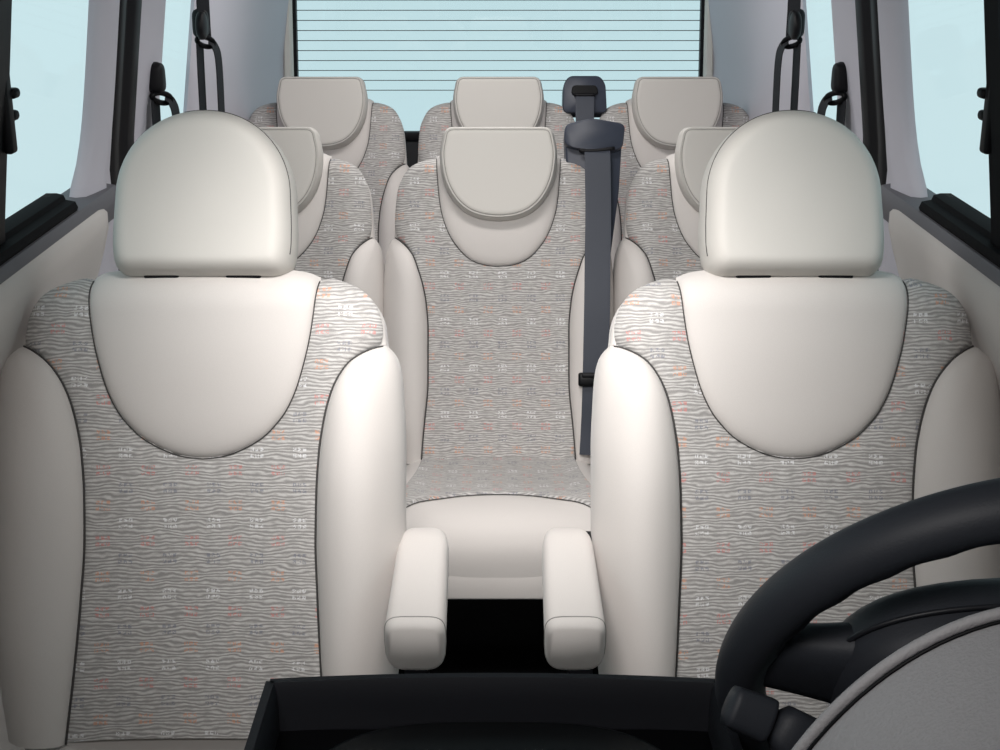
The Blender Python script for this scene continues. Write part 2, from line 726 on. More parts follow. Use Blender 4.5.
def front_seat(x, side, label):
    t = thing('front_seat', (x, FY, 0), label, 'car seat')
    tab = dict(FRONT)
    tab['uvo'] = 0.013 if side > 0 else 0.04
    tab['wide'] = -side
    B = Back(tab)
    B.build(t)
    # headrest: tombstone outline
    R, b, top = .1315, .674, .923
    ol = corner(-R + .03, b + .03, .030, 180, 270) + corner(R - .03, b + .03, .030, 270, 360)
    ol += [(R + .002, .72), (R + .002, .75)]
    ol += [(R * math.copysign(abs(math.cos(math.radians(a))) ** .95, math.cos(math.radians(a))),
            top - R + .002 + R * math.sin(math.radians(a))) for a in range(0, 181, 6)]
    ol += [(-R - .002, .75), (-R - .002, .72)]
    ol = resample(ol, 110)
    cen = (0, .79)
    hr = pillow('headrest', ol, .14, .028, B.pos, CREAM2, t, hollow=.010, edge=.030, power=2.2, cen=cen, lean=-.06)
    line = rim_line(ol, .14, .028, B.pos, .0035, 0.0, .030, 2.2, -.06, cen)
    ok = [side * q[0] > -.035 and (q[1] > .70) for q in ol]
    st = next(k for k in range(len(ol)) if ok[k] and not ok[k - 1])
    seq = []
    while ok[st % len(ol)]:
        seq.append(line[st % len(ol)])
        st += 1
    tubes('headrest_seam', [seq], .0010, SEAM, hr, 6)
    for sx in (-.06, .06):
        a, b2 = B.pos((sx, .64, .02)), B.pos((sx, .72, .03))
        tubes('headrest_post', [[a, a.lerp(b2, .5), b2]], .006, STEEL, hr, 12)
        rbox('post_collar', B.pos((sx, .678, .052)), (.052, .030, .012), BLACK, hr, .004,
             rot=Matrix.Rotation(-B.tilt, 3, 'X'))
    # cushion and pedestal, low in front of the back
    cushion(t, .26, .16, -.47, .385, .15, CREAM, False)
    rbox('seat_base', (0, -.17, .13), (.44, .46, .22), BLACK, t, .02)
    # armrest on the aisle side
    s = side
    L0, L1 = -.172, .135
    ax = .322 if s > 0 else .331                                   # front and rear end, along y
    rings = []
    n = 40
    for i in range(n + 1):
        q = i / n
        y = L0 + (L1 - L0) * q
        f = min(1, (q / .10)) if q < .10 else 1
        f = (1 - (1 - f) ** 3) ** (1 / 3) if q < .10 else 1
        r = max(0, (q - .72) / .28)
        g = max(0.0, 1 - r ** 2.2) ** (1 / 2.2)
        hw = (.041 - .004 * q) * (.86 + .14 * f) * max(g, .02)
        hh = .040 * (.80 + .20 * f) * max(g, .12)
        zc = .688 + .020 * q - (1 - g) * .012
        ring = []
        for k in range(40):
            a = 2 * PI * k / 40
            e = 2 / 4.6
            cx_, sx_ = math.cos(a), math.sin(a)
            xx = math.copysign(abs(cx_) ** e, cx_) * hw
            zz = math.copysign(abs(sx_) ** e, sx_) * hh
            if sx_ < 0:
                xx *= 1 - .16 * abs(sx_)
                zz *= 1.15
            yy = y
            if q < .10:                                     # front face leans under the top
                yy = y - .012 * (zz / .04) * (1 - q / .10)
            ring.append((s * ax + xx, yy, zc + zz))
        rings.append(ring)
    ar = loft('armrest', rings, CREAM, t)
    tubes('armrest_seam', [[Vector(rings[2][k % 40]) for k in range(-9, 30)]], .0010, SEAM2, ar, 6)
    rbox('armrest_hinge', (s * .292, .10, .70), (.05, .05, .05), BLACK, ar, .012)
    return t


def cushion(parent, hw, seam_hw, yfront, ztop, drop, m, cloth=True):
    """Seat cushion: top, front roll and front face as one lofted body; local y 0 at the back."""
    prof = [(.06, ztop - .022), (-.02, ztop - .014), (-.15, ztop - .010), (yfront + .14, ztop + .004), (yfront + .07, ztop + .004),
            (yfront + .028, ztop - .012), (yfront + .006, ztop - .040), (yfront, ztop - .075), (yfront + .004, ztop - drop)]
    P = smooth_path([(0, y, z) for y, z in prof], 64)
    acc = [0]
    for a, b in zip(P, P[1:]):
        acc.append(acc[-1] + (b - a).length)
    tot = acc[-1]

    def at(s):
        s = max(0, min(tot, s))
        k = min(len(P) - 2, max(0, int(np.searchsorted(acc, s)) - 1))
        f = (s - acc[k]) / max(1e-9, acc[k + 1] - acc[k])
        p = P[k].lerp(P[k + 1], f)
        d = (P[k + 1] - P[k]).normalized()
        return p, Vector((0, d.z, -d.y)) if d.y < 0 else Vector((0, d.z, -d.y))

    def wid(s):
        return hw * (.88 + .12 * min(1, s / .3))

    def S(x, s, h):
        p, n = at(s)
        if n.z < -0.2:
            n = -n
        a = wid(s)
        q = min(1, abs(x) / a)
        dr = .05 * (1 - max(0, 1 - q ** 4) ** (1 / 3))
        bulge = .014 * math.exp(-((q - .8) / .17) ** 2) * (1 if s < tot * .62 else max(0, 1 - (s - tot * .62) / .05))
        return Vector((x, p.y, p.z)) + n * (h - dr + bulge)

    ns, nx = 70, 61
    V = []
    for i in range(ns):
        s = tot * i / (ns - 1)
        a = wid(s)
        for j in range(nx):
            x = a * math.sin(PI / 2 * (-1 + 2 * j / (nx - 1)))
            V.append(S(x, s, 0))
    nb = len(V)
    Fs = grid_faces(ns, nx)
    # side skirts and underside
    zb = ztop - drop
    rim = [i * nx for i in range(ns)] + [(ns - 1) * nx + j for j in range(1, nx)] + [i * nx + nx - 1 for i in range(ns - 2, -1, -1)] + \
          [j for j in range(nx - 2, 0, -1)]
    for r in rim:
        v = V[r]
        V.append(Vector((v.x, v.y, min(zb, v.z))))
    k = len(rim)
    for i in range(k):
        Fs.append((rim[i], rim[(i + 1) % k], nb + (i + 1) % k, nb + i))
    Fs.append(tuple(nb + i for i in range(k)))
    o = fix_normals(link('seat_cushion', V, Fs, m, parent))
    sharp(o, 60)
    if cloth:
        V, UV = [], []
        nr, nc = 50, 49
        for i in range(nr):
            r = i / (nr - 1)
            for j in range(nc):
                t = math.sin(PI / 2 * (-1 + 2 * j / (nc - 1)))
                se = .345 + .085 * abs(t) ** 2.2
                s = .02 + (se - .02) * r
                w = seam_hw + (hw * .93 - seam_hw) * max(0, (s - .10) / .33) ** 1.5
                x = min(w, hw * .95) * t
                edge = min(j, nc - 1 - j, nr - 1 - i)
                V.append(S(x, s, .006 if edge else -.003))
                UV.append((x, -s))
        link('cushion_cloth', V, grid_faces(nr, nc), CLOTH, parent, UV)
        for sg in (-1, 1):
            pth = []
            for i in range(30):
                s = .02 + .41 * i / 29
                w = seam_hw + (hw * .93 - seam_hw) * max(0, (s - .10) / .33) ** 1.5
                pth.append(S(sg * min(w, hw * .95), s, .002))
            tubes('seam', [pth], .0016, SEAM, parent, 6)
        pth = []
        for j in range(41):
            t = math.sin(PI / 2 * (-1 + j / 20))
            s = .345 + .085 * abs(t) ** 2.2
            w = seam_hw + (hw * .93 - seam_hw) * max(0, (s - .10) / .33) ** 1.5
            pth.append(S(min(w, hw * .95) * t, s, .002))
        tubes('seam', [pth], .0012, SEAM, parent, 6)
    return o


front_seat(-.433, 1, 'front passenger seat with cream armrest, left of the aisle in the foreground')
front_seat(.433, -1, 'front driver seat behind the black steering wheel, with cream armrest on its aisle side')

# ------------------------------------------------------------------ rear seats
REAR = dict(
    outline=[(0, .203), (.03, .208), (.095, .224), (.227, .236), (.36, .239), (.45, .235), (.5, .232), (.557, .228), (.6, .223), (.628, .212),
             (.648, .198), (.660, .178), (.667, .158), (.674, .14)],
    seam=[(0, .172), (.03, .169), (.085, .163), (.183, .155), (.293, .155), (.35, .159), (.39, .166), (.43, .178), (.455, .188), (.475, .203),
          (.488, .217), (.496, .228), (.502, .238)],
    insert=[(.434, 0), (.4352, .018), (.441, .045), (.453, .068), (.473, .088), (.497, .105), (.524, .117), (.56, .127), (.6, .132), (.674, .137)],
    bump=[(0, .026), (.2, .042), (.4, .036), (.5, .012), (.62, 0)],
    top=.676, round=.04, front=.056, rear=.05, bol_top=.499, ins_bottom=.434, tilt=18, origin=(0.0, .44), uvo=.021)


def rear_seat(loc, label, group):
    t = thing('rear_seat', loc, label, 'car seat', group)
    B = Back(REAR)
    B.build(t)
    half = [(.1245, .695), (.1275, .675), (.1265, .650), (.121, .620), (.110, .592), (.093, .567), (.068, .546), (.036, .534)]
    ol = [(p.x, p.y) for p in smooth_path([(.1215, .708, 0)] + [(u, v, 0) for u, v in half] + [(0, .530, 0)], 80)]
    ol = corner(.0985, .708, .023, 90, 0, 10)[:-1] + ol
    ol = ol + [(-u, v) for u, v in ol[-2::-1]]
    ol = resample(ol, 120)
    cen = (0, .635)
    hr = pillow('headrest', ol, .076, .086, B.pos, CREAM2, t, hollow=.001, edge=.017, power=2.2, cen=cen, lean=.12)
    tubes('headrest_piping', [rim_line(ol, .076, .086, B.pos, .0075, .0002, .017, 2.2, .12, cen)], .0024, PIPE, hr, 8, True)
    tubes('headrest_seam', [rim_line(ol, .076, .086, B.pos, .0105, .0004, .017, 2.2, .12, cen)], .0008, SEAM2, hr, 6, True)
    cushion(t, .235, .165, -.43, .476, .135, CREAM, True)
    rbox('seat_valance', (0, -.222, .345), (.45, .412, .058), CREAM, t, .006)
    for sx in (-.17, .17):
        for y in (-.34, .02):
            rbox('leg', (sx, y, .165), (.05, .05, .33), BLACK, t, .006)
    return t


R2, R3 = 2.95, 3.90
proto = rear_seat((0, R2, 0), 'second row centre seat with long black belt guide on its shoulder, facing the aisle',
                  'second row seats')
spots = [((-.509, R2), 'second row seat partly hidden behind the front passenger seat headrest', 'second row seats'),
         ((.511, R2), 'second row seat partly hidden behind the driver seat headrest', 'second row seats'),
         ((-.495, R3), 'back row seat by the left wall, headrest before the rear window left end', 'back row seats'),
         ((0, R3), 'back row middle seat mostly hidden behind the second row centre headrest', 'back row seats'),
         ((.502, R3), 'back row seat by the right wall, headrest before the rear window right end', 'back row seats')]
rear_seats = [proto]
for (x, y), lab, grp in spots:
    c = copy_tree(proto)
    c.location = (x, y, 0)
    c['label'], c['group'] = lab, grp
    rear_seats.append(c)


# ------------------------------------------------------------------ pixel helper for walls and dash
def ray(px, py):
    x, y = (px - CX) / F, (py - 375) / F
    return Vector((x, CT - y * ST, -ST - y * CT))


def at_y(px, py, Y):
    d = ray(px, py)
    return Vector((0, 0, H)) + d * (Y / d.y)


def at_z(px, py, Z):
    d = ray(px, py)
    return Vector((0, 0, H)) + d * ((Z - H) / d.z)


# ------------------------------------------------------------------ shell of the van
def xw(z, y=0.0):
    """half width of the cabin at height z, distance y"""
    x = .745 - .02 * max(0, 1.0 - z) ** 2
    if z > 1.15:
        x -= .14 * (z - 1.15)
    return x - .022 * max(0, y - 2.8)


ZT = 1.78
struct(rbox('floor', (0, 2.5, -.02), (1.7, 4.7, .04), CARPET, None, 0), 'black carpeted floor', 'floor')
struct(rbox('ceiling', (0, 1.7, ZT + .02), (1.7, 6.1, .04), CEIL, None, 0), 'headliner above the seats', 'ceiling')


V, Fs = [], []
for k, (x, y) in enumerate(((-.80, .98), (-.80, -.9), (.80, -.9), (.80, .98), (.84, .98), (.84, -.94), (-.84, -.94), (-.84, .98))):
    V += [(x, y, 0), (x, y, ZT)]
for k in range(8):
    a, b = 2 * k, 2 * ((k + 1) % 8)
    Fs.append((a, b, b + 1, a + 1))
Fs += [(0, 2, 12, 14), (2, 4, 10, 12), (4, 6, 8, 10), (1, 15, 13, 3), (3, 13, 11, 5), (5, 11, 9, 7)]
struct(fix_normals(link('wall_front', V, Fs, TAIL, smooth=False)), 'added dark screen behind the camera, blocking sky light', 'wall')  # U-shaped screen, not part of the van, added to keep sky light off the dash


def wall_sheet(name, sg, ys, zs, hole, m, inset=0.0, prof=None, thick=.03):
    """Curved side panel with real thickness and rectangular holes (given as cell test)."""
    ny, nz = len(ys), len(zs)
    V, Fs = [], []
    for layer in (0, 1):
        for y in ys:
            for z in zs:
                d = inset + (prof((y, z)) if prof else 0)
                V.append((sg * (xw(z, y) - d + layer * (thick + d)), y, z))
    K = ny * nz
    solid = [[not hole((ys[i] + ys[i + 1]) / 2, (zs[j] + zs[j + 1]) / 2) for j in range(nz - 1)] for i in range(ny - 1)]
    for i in range(ny - 1):
        for j in range(nz - 1):
            if not solid[i][j]:
                continue
            a, b, c, d = i * nz + j, (i + 1) * nz + j, (i + 1) * nz + j + 1, i * nz + j + 1
            Fs += [(a, b, c, d), (K + d, K + c, K + b, K + a)]
            for (p, q, ii, jj) in ((a, b, i, j - 1), (b, c, i + 1, j), (c, d, i, j + 1), (d, a, i - 1, j)):
                if not (0 <= ii < ny - 1 and 0 <= jj < nz - 1) or not solid[ii][jj]:
                    Fs.append((q, p, K + p, K + q))
    o = fix_normals(link(name, V, Fs, m))
    return sharp(o, 40)


def lin(a, b, n):
    return [a + (b - a) * i / n for i in range(n + 1)]


YB = 4.62            # back end of the cabin
W2A, W2B = 3.035, 3.345
names = {-1: 'left', 1: 'right'}
num = {-1: (1, 1, 2), 1: (2, 3, 4)}
for sg in (-1, 1):
    side = names[sg]
    ti = 0 if sg < 0 else 4
    # rear side panel with the second-row window hole
    ys = lin(2.825, 2.87, 3) + lin(2.9, W2A, 4) + lin(W2A, W2B, 6)[1:] + lin(W2B, 3.46, 6)[1:] + lin(3.5, YB, 24)
    zs = lin(0, .9, 6) + lin(.95, 1.16, 6) + lin(1.2, 1.62, 12) + lin(1.65, ZT, 3)

    def prof(p):
        y, z = p
        k = 0
        if y < W2A:
            k = .022 * math.sin(PI * (y - 2.80) / (W2A - 2.80 + .03)) ** .6 if y > 2.80 else 0
        elif y > W2B - .001:
            k = .014 * (1 - math.exp(-(y - W2B) / .05)) * math.exp(-max(0, y - W2B - .1) / .5)
            k += .015 * max(0, (y - 4.2) / .42) ** 2.2
        if z > 1.62:
            k += .2 * (z - 1.62)
        return max(k, 0)
    w = wall_sheet('wall_%s' % side, sg, ys, zs, lambda y, z: W2A < y < W2B and 1.16 < z < 1.62, LILAC, prof=prof, thick=.008)
    struct(w, '%s rear cabin side panel in pale grey plastic behind the pillar' % side, 'wall')

    # window glass beside the second row
    q = thing('window_%d' % num[sg][1], (0, 0, 0), 'narrow side window above the second row on the %s wall' % side, 'window', kind='structure')
    V = []
    for dx in (.010, .014):
        for y, z in ((W2A - .01, 1.15), (W2B + .01, 1.15), (W2B + .01, 1.63), (W2A - .01, 1.63)):
            V.append((sg * (xw(z, y) + dx), y, z))
    link('glass_pane', V, [(0, 1, 2, 3), (7, 6, 5, 4), (0, 4, 5, 1), (1, 5, 6, 2), (2, 6, 7, 3), (3, 7, 4, 0)], GLASS, q, smooth=False)

    # black sliding-door seal
    rings = []
    for z in lin(0.02, ZT, 24):
        rings.append([(sg * (xw(z, 2.7) + a), y, z) for a, y in
                      ((.03, 2.64), (-.008, 2.64), (-.018, 2.655), (-.018, 2.69), (-.008, 2.70), (-.008, 2.745), (-.018, 2.755),
                       (-.018, 2.81), (-.006, 2.835), (.03, 2.835))])
    o = loft('trim_%d' % (ti + 1), rings, BLACK, deg=45)
    struct(o, 'black rubber door seal running up the %s pillar' % side, 'door seal')

    # pillar trim behind the front door window, flaring out at its foot
    rings = []
    for z in lin(0.3, ZT, 40):
        fl = .09 * math.exp(-((z - 1.13) / .055) if z > 1.13 else 0)
        y0, y1 = 2.525 - fl, 2.65
        mid = y0 + (y1 - y0) * .55
        ring = [(.007, y0), (-.004, y0 + .004), (-.016, y0 + .025), (-.025, mid - .01), (-.027, mid + .01), (-.018, mid + .03),
                (-.016, y1 - .02), (-.014, y1), (.007, y1)]
        rings.append([(sg * (xw(z, 2.5) + a), y, z) for a, y in ring])
    o = loft('trim_%d' % (ti + 2), rings, LILAC, deg=60)
    struct(o, 'pale grey pillar trim behind the %s front window' % side, 'pillar trim')

    # front door
    d = thing('door_%d' % num[sg][0], (0, 0, 0), '%s front door with cream upper panel under the window' % side, 'door', kind='structure')
    rings = []
    for y in lin(1.0, 2.53, 40):
        e = max(0, (y - 2.44) / .09)
        k = max(.0, 1 - e ** 2.4) ** (1 / 2.4)
        zt_ = 1.120 - .02 * (1 - k)
        pr = [(.06, .25), (.030, .25), (.022, .45), (.022, .72), (.016, .82), (.004, .90), (-.016, .97), (-.040, 1.035), (-.052, 1.075),
              (-.052, zt_ - .015), (-.034, zt_), (.06, zt_)]
        rings.append([(sg * (.745 + (a if a > 0 else a * (.15 + .85 * k))), y, z) for a, z in pr])
    loft('door_panel', rings, CREAM, d, deg=70)
    rings = []
    for y in lin(1.0, 2.605, 20):
        pr = [(.03, 1.06), (-.030, 1.07), (-.040, 1.10), (-.042, 1.116), (-.034, 1.130), (.005, 1.137), (.03, 1.137)]
        rings.append([(sg * (.745 + a), y, z) for a, z in pr])
    loft('door_ledge', rings, LEDGE, d, deg=40)
    rings = []
    for y in lin(1.0, 2.37, 20):
        pr = [(.02, 1.12), (-.028, 1.125), (-.032, 1.136), (-.028, 1.146), (-.012, 1.149), (-.009, 1.157), (.002, 1.160), (.02, 1.160)]
        rings.append([(sg * (.745 + a), y, z) for a, z in pr])
    loft('sill_seal', rings, SILL, d, deg=35)

    # front door window: pane and its black dividing bar with two catches
    q = thing('window_%d' % num[sg][2], (0, 0, 0), 'large %s front door window with black divider bar' % side, 'window', kind='structure')
    V = []
    for dx in (.002, .006):
        for y, z in ((1.0, 1.14), (2.50, 1.14), (2.50, ZT - .02), (1.0, ZT - .02)):
            V.append((sg * (xw(z, y) + dx), y, z))
    link('glass_pane', V, [(0, 1, 2, 3), (7, 6, 5, 4), (0, 4, 5, 1), (1, 5, 6, 2), (2, 6, 7, 3), (3, 7, 4, 0)], GLASS, q, smooth=False)
    bar = [at_x for at_x in ()]
    pts = []
    for z in lin(1.13, ZT, 16):
        y = 2.05
        pts.append((sg * (xw(z, y) - .004), y - .02, z))
    b = ribbon('divider_bar', pts, (0, 1, 0), .055, .016, BLACK, q)
    rbox('catch_plate', (sg * (xw(1.35) - .010), 2.052, 1.345), (.014, .026, .13), BLACK, q, .005)
    for z in (1.364, 1.332):
        rbox('window_catch', (sg * (xw(z) - .012), 2.072, z), (.018, .026, .015), BLACK, q, .006)

# back wall of the cabin: dark tailgate below, pale trim round the big rear window
RWY = 4.66
tg = rbox('wall_back', (0, YB + .06, .46), (1.5, .06, .90), TAIL, None, .01)
struct(tg, 'dark tailgate panel under the rear window', 'wall')
rw = thing('window_5', (0, 0, 0), 'wide rear window with thin horizontal heating lines', 'window', kind='structure')


def xr(z):
    return .648 - .02 * (z - 1.2)


V = []
for y in (RWY, RWY + .006):
    for sg, z in ((-1, .90), (1, .90), (1, ZT), (-1, ZT)):
        V.append((sg * (xr(z) + .01), y, z))
link('glass_pane', V, [(0, 1, 2, 3), (7, 6, 5, 4), (0, 4, 5, 1), (1, 5, 6, 2), (2, 6, 7, 3), (3, 7, 4, 0)], GLASS_REAR, rw, smooth=False)
HEAT = mat('heating_line_print', (0.10, 0.115, 0.125), 0.6)
z = 1.054
while z < 1.72:
    tubes('heating_line', [[(x, RWY - .002, z - .012 * (x / .63) ** 2 * 0) for x in lin(-xr(z), xr(z), 12)]], .0013, HEAT, rw, 6)
    z += .0315
# frame: black edge then pale trim on each side
for sg in (-1, 1):
    rings = []
    for z in lin(.88, ZT, 20):
        rings.append([(sg * (xr(z) + a), y, z) for a, y in ((0, RWY - .012), (.012, RWY - .02), (.012, RWY + .02), (0, RWY + .02))])
    loft('rubber_edge', rings, BLACK, rw, deg=30)
    rings = []
    for z in lin(.5, ZT, 20):
        rings.append([(sg * (xr(z) + a), y, z) for a, y in ((.010, RWY + .03), (.010, RWY - .035), (.018, RWY - .045), (.034, RWY - .045),
                                                           (.042, RWY - .035), (.11, RWY - .03), (.11, RWY + .03))])
    loft('window_surround', rings, FRAMEW, rw, deg=40)
rbox('lower_edge', (0, RWY, .905), (1.32, .04, .03), BLACK, rw, .006)


# ------------------------------------------------------------------ seat belts
# centre belt, second row: local frame follows the seat back
BB = Back(REAR)
tb = thing('seat_belt', (0, R2, 0), 'long dark belt hanging from the guide on the second row centre seat', 'seat belt')


def wpos(p):
    return BB.pos(p)


def plate(name, outline, w0, w1, m, parent, bev=.006):
    n = len(outline)
    rings = []
    c = np.mean(np.array(outline), 0)
    for k, (w, s) in enumerate(((w0, .96), (w0 + bev, 1), (w1 - bev, 1), (w1 - bev * .3, .985), (w1, .95))):
        rings.append([wpos((*(c + (np.array(q) - c) * s), w)) for q in outline])
    return loft(name, rings, m, parent, deg=50)


# guide housing: wide top, tapering down the right-hand side of the webbing
def outline_r(pts, r=.012):
    P = [Vector((p[0], p[1], 0)) for p in pts]
    out = []
    n = len(P)
    for i in range(n):
        a, b, c = P[i - 1], P[i], P[(i + 1) % n]
        d1, d2 = (a - b), (c - b)
        rr = min(r, d1.length * .45, d2.length * .45)
        p, q = b + d1.normalized() * rr, b + d2.normalized() * rr
        for k in range(6):
            t = k / 5
            x = p * (1 - t) ** 2 + b * 2 * t * (1 - t) + q * t * t
            out.append((x.x, x.y))
    return out


hs = plate('belt_guide', outline_r([(.150, .640), (.146, .735), (.205, .748), (.274, .735), (.266, .60), (.240, .40), (.212, .40), (.212, .640)]),
           -.035, .045, HOUSING, proto)
cap = plate('guide_cap', outline_r([(.143, .700), (.146, .744), (.205, .757), (.278, .744), (.272, .692), (.250, .683), (.166, .690)], .014),
            .030, .072, HOUSING, hs)
# slot lip below the cap
pl = [wpos((u, .688 - .004 * math.sin(PI * (u - .16) / .08), .074)) for u in lin(.176, .254, 8)]
tubes('guide_slot', [pl], .0042, BLACK, hs, 10)
wb = [wpos(p) for p in ((.216, .70, .055), (.216, .685, .074), (.216, .655, .082), (.217, .55, .088), (.215, .45, .098), (.213, .35, .112),
                        (.211, .25, .112), (.209, .15, .105), (.207, .08, .095), (.204, .02, .09))]
ribbon('webbing', smooth_path(wb, 54), (1, 0, 0), .056, .0016, BELT, tb)
tg_ = wpos((.204, .185, .114))
lt = rbox('latch_tongue', tg_, (.064, .014, .030), BLACKG, tb, .005, rot=Matrix.Rotation(-BB.tilt, 3, 'X'))
rbox('tongue_slot', tg_ + Vector((0, -.006, .012)), (.05, .01, .010), BLACK, lt, .003, rot=Matrix.Rotation(-BB.tilt, 3, 'X'))

# back row belt guide
tb3 = thing('seat_belt', (0, R3, 0), 'short dark belt under the rounded guide on the back row middle seat', 'seat belt')
g3 = plate('belt_guide', outline_r([(.182, .640), (.184, .722), (.200, .745), (.288, .745), (.304, .722), (.308, .640)], .016), -.03, .055, HOUSING, rear_seats[4])
plate('guide_cap', outline_r([(.205, .690), (.209, .716), (.279, .716), (.283, .690)], .010), .05, .066, BLACKG, g3)
pl = [wpos((u, .688, .066)) for u in lin(.214, .274, 6)]
tubes('guide_slot', [pl], .005, BLACK, g3, 10)
wb = [wpos(p) for p in ((.244, .70, .05), (.244, .68, .068), (.243, .60, .078), (.238, .45, .085), (.232, .3, .10), (.226, .1, .10))]
ribbon('webbing', smooth_path(wb, 40), (1, 0, 0), .052, .0016, BELT, tb3)


def wall_belt(sg, px, py, X, label, upper):
    """Height anchor on the pillar with a loop and two runs of webbing."""
    d = ray(px, py)
    P = Vector((0, 0, H)) + d * (-X / d.x)
    t = thing('seat_belt', (0, 0, 0), label, 'seat belt')

    def W(dx, dy, dz):
        """dx: into the cabin, dy: rearwards, dz: up, from the anchor point"""
        return Vector((sg * (X - dx), P.y + dy, P.z + dz))
    rings = []
    for i in range(17):                                      # moulded cover over the bolt
        q = i / 16
        z = .034 - .064 * q
        k = (1 - abs(2 * q - 1) ** 5) ** .45 if 0 < q < 1 else .2
        w = (.019 + .006 * q) * k
        rings.append([W(.006 + k * .017 * math.copysign(abs(math.cos(a)) ** .6, math.cos(a)),
                        w * math.copysign(abs(math.sin(a)) ** .6, math.sin(a)), z) for a in [2 * PI * j / 24 for j in range(24)]])
    loft('anchor_cover', rings, BLACK, t)
    if upper:                                                # round height knob on the near side
        rings = []
        for i in range(9):
            q = i / 8
            k = max(.3, (1 - abs(2 * q - 1) ** 4) ** .5)
            rings.append([W(.006 + .022 * q, -.045 + .033 * k * math.cos(a), .0 + .030 * k * math.sin(a)) for a in
                          [2 * PI * j / 20 for j in range(20)]])
        loft('height_knob', rings, BLACK, t)
    lp = []
    for i in range(28):
        a = 2 * PI * i / 28
        lp.append(W(.014 + .013 * math.cos(a), .026 * math.cos(a), -.038 + .010 * math.sin(a) - .006 * math.cos(a)))
    tubes('belt_loop', [lp], .0058, BLACKG, t, 8, True)
    inw = -sg
    if upper:
        ribbon('webbing', smooth_path([W(.024, -.030, .36), W(.022, -.024, .16), W(.016, -.012, .05), W(.014, -.004, -.03)], 24),
               (inw * .40, .92, 0), .046, .0016, BELT_DARK, t)
    ribbon('webbing', smooth_path([W(.004, -.014, -.040), W(.003, -.016, -.12), W(.002, -.02, -.30), W(.002, -.026, -.55)], 24),
           (inw * .14, .99, .0), .044, .0016, BELT_DARK, t)
    ribbon('webbing', smooth_path([W(.018, .014, -.036), W(.030, .020, -.050), W(.036, .022, -.085), W(.036, .018, -.20), W(.034, .0, -.50)], 30),
           (inw * .14, .99, .0), .042, .0016, BELT_DARK, t)
    return t


for sg in (-1, 1):
    side = names[sg]
    wall_belt(sg, 153.5, 79, .70, 'lower belt anchor with looped strap on the %s wall, beside the black seal' % side, False)
    wall_belt(sg, 198, 24, .655, 'upper belt anchor on the %s wall, its strap running up out of view' % side, True)

# ------------------------------------------------------------------ dashboard
db = thing('dashboard', (0, .7, 0), 'dark dashboard with open tray in the middle and grey instrument hood', 'dashboard')
db.location = (0, 0, 0)
rbox('dash_body', (0, .64, .69), (1.44, .70, .46), DASH, db, .04, 5)
rbox('dash_stand', (0, .62, .25), (.50, .42, .50), DASH, db, .02)
Z1 = 1.0
A, Bq = at_z(270, 681, Z1), at_z(718, 683, Z1)
ya = A.y
# rim: three sides of the tray
yr = lambda x: ya + .010 * (1 - ((x + .005) / .19) ** 2)
x0, x1 = A.x, Bq.x
yf = .60


def bar(name, path, w, h, m, parent):
    """rounded rail following a path in plan, its top at z of the path"""
    rings = []
    P = [Vector(p) for p in path]
    for i, p in enumerate(P):
        tt = (P[min(i + 1, len(P) - 1)] - P[max(i - 1, 0)])
        tt.z = 0
        tt.normalize()
        n = Vector((-tt.y, tt.x, 0))
        ring = []
        for a, zz in ((-.5, -1), (-.5, -.25), (-.42, -.08), (-.25, 0), (.25, 0), (.42, -.08), (.5, -.25), (.5, -1)):
            ring.append(p + n * (a * w) + Vector((0, 0, zz * h)))
        rings.append(ring)
    return loft(name, rings, m, parent, deg=30)


bar('tray_rim', [(x, yr(x), Z1) for x in lin(x0, x1, 24)], .014, .09, RIM, db)
bar('tray_rim', [(x0 - .004 + .004 * q, yf + (ya - yf) * q, Z1) for q in lin(0, 1, 10)], .014, .09, RIM, db)
bar('tray_rim', [(x1 + .004 - .004 * q, yf + (ya - yf) * q, Z1) for q in lin(0, 1, 10)], .014, .09, RIM, db)
rbox('tray_floor', ((x0 + x1) / 2, (ya + yf) / 2, .93), (x1 - x0 + .005, ya - yf, .05), BLACKG, db, .004)
# raised lid inside the tray with a curved far edge
la, lb, lc = at_z(283, 748, .985), at_z(498, 714, .985), at_z(707, 748, .985)
rings = []
for k, (s, zz) in enumerate(((1.0, .955), (1.0, .972), (.985, .980), (.95, .985), (.5, .990))):
    ring = []
    for i in range(41):
        a = PI * i / 40
        ex = 2 / 3.4
        ring.append(((la.x + lc.x) / 2 + (lc.x - la.x) / 2 * s * math.copysign(abs(math.cos(a)) ** ex, math.cos(a)),
                     .78 + (lb.y - .78) * s * math.sin(a) ** ex, zz))
    ring.append((la.x * s, .62, zz))
    ring.insert(0, (lc.x * s, .62, zz))
    rings.append(ring)
loft('tray_lid', rings, BLACKG, db, deg=40)

# instrument hood
hx, ha, hb, hz, hy = .345, .203, .303, .905, .78
rings = []
prof = [(0, 1.0), (-.03, 1.0), (-.06, .995), (-.10, .985), (-.16, .955), (-.22, .90), (-.28, .80), (-.33, .62), (-.36, .40), (-.375, .15)]
for dy, s in [(-0.0, .90), (.0, .985)] + prof:
    rings.append([(hx + ha * s * math.cos(a), hy + dy, hz + (hb * s) * math.sin(a) - (0 if s > .9 else .0)) for a in
                  [PI * i / 60 for i in range(61)]])
rings_full = []
for r in rings:
    rr = list(r) + [(hx - ha * .5 * (1 - 2 * k / 6), r[0][1], hz - .02) for k in range(1, 6)]
    rings_full.append(rr)
hd = loft('instrument_hood', rings_full, HOOD, db, deg=50)
lip = [(hx + (ha + .002) * math.cos(a), hy + .004, hz + (hb + .002) * math.sin(a)) for a in [PI * i / 60 for i in range(61)]]
tubes('hood_lip', [lip], .0040, HOOD, hd, 12)
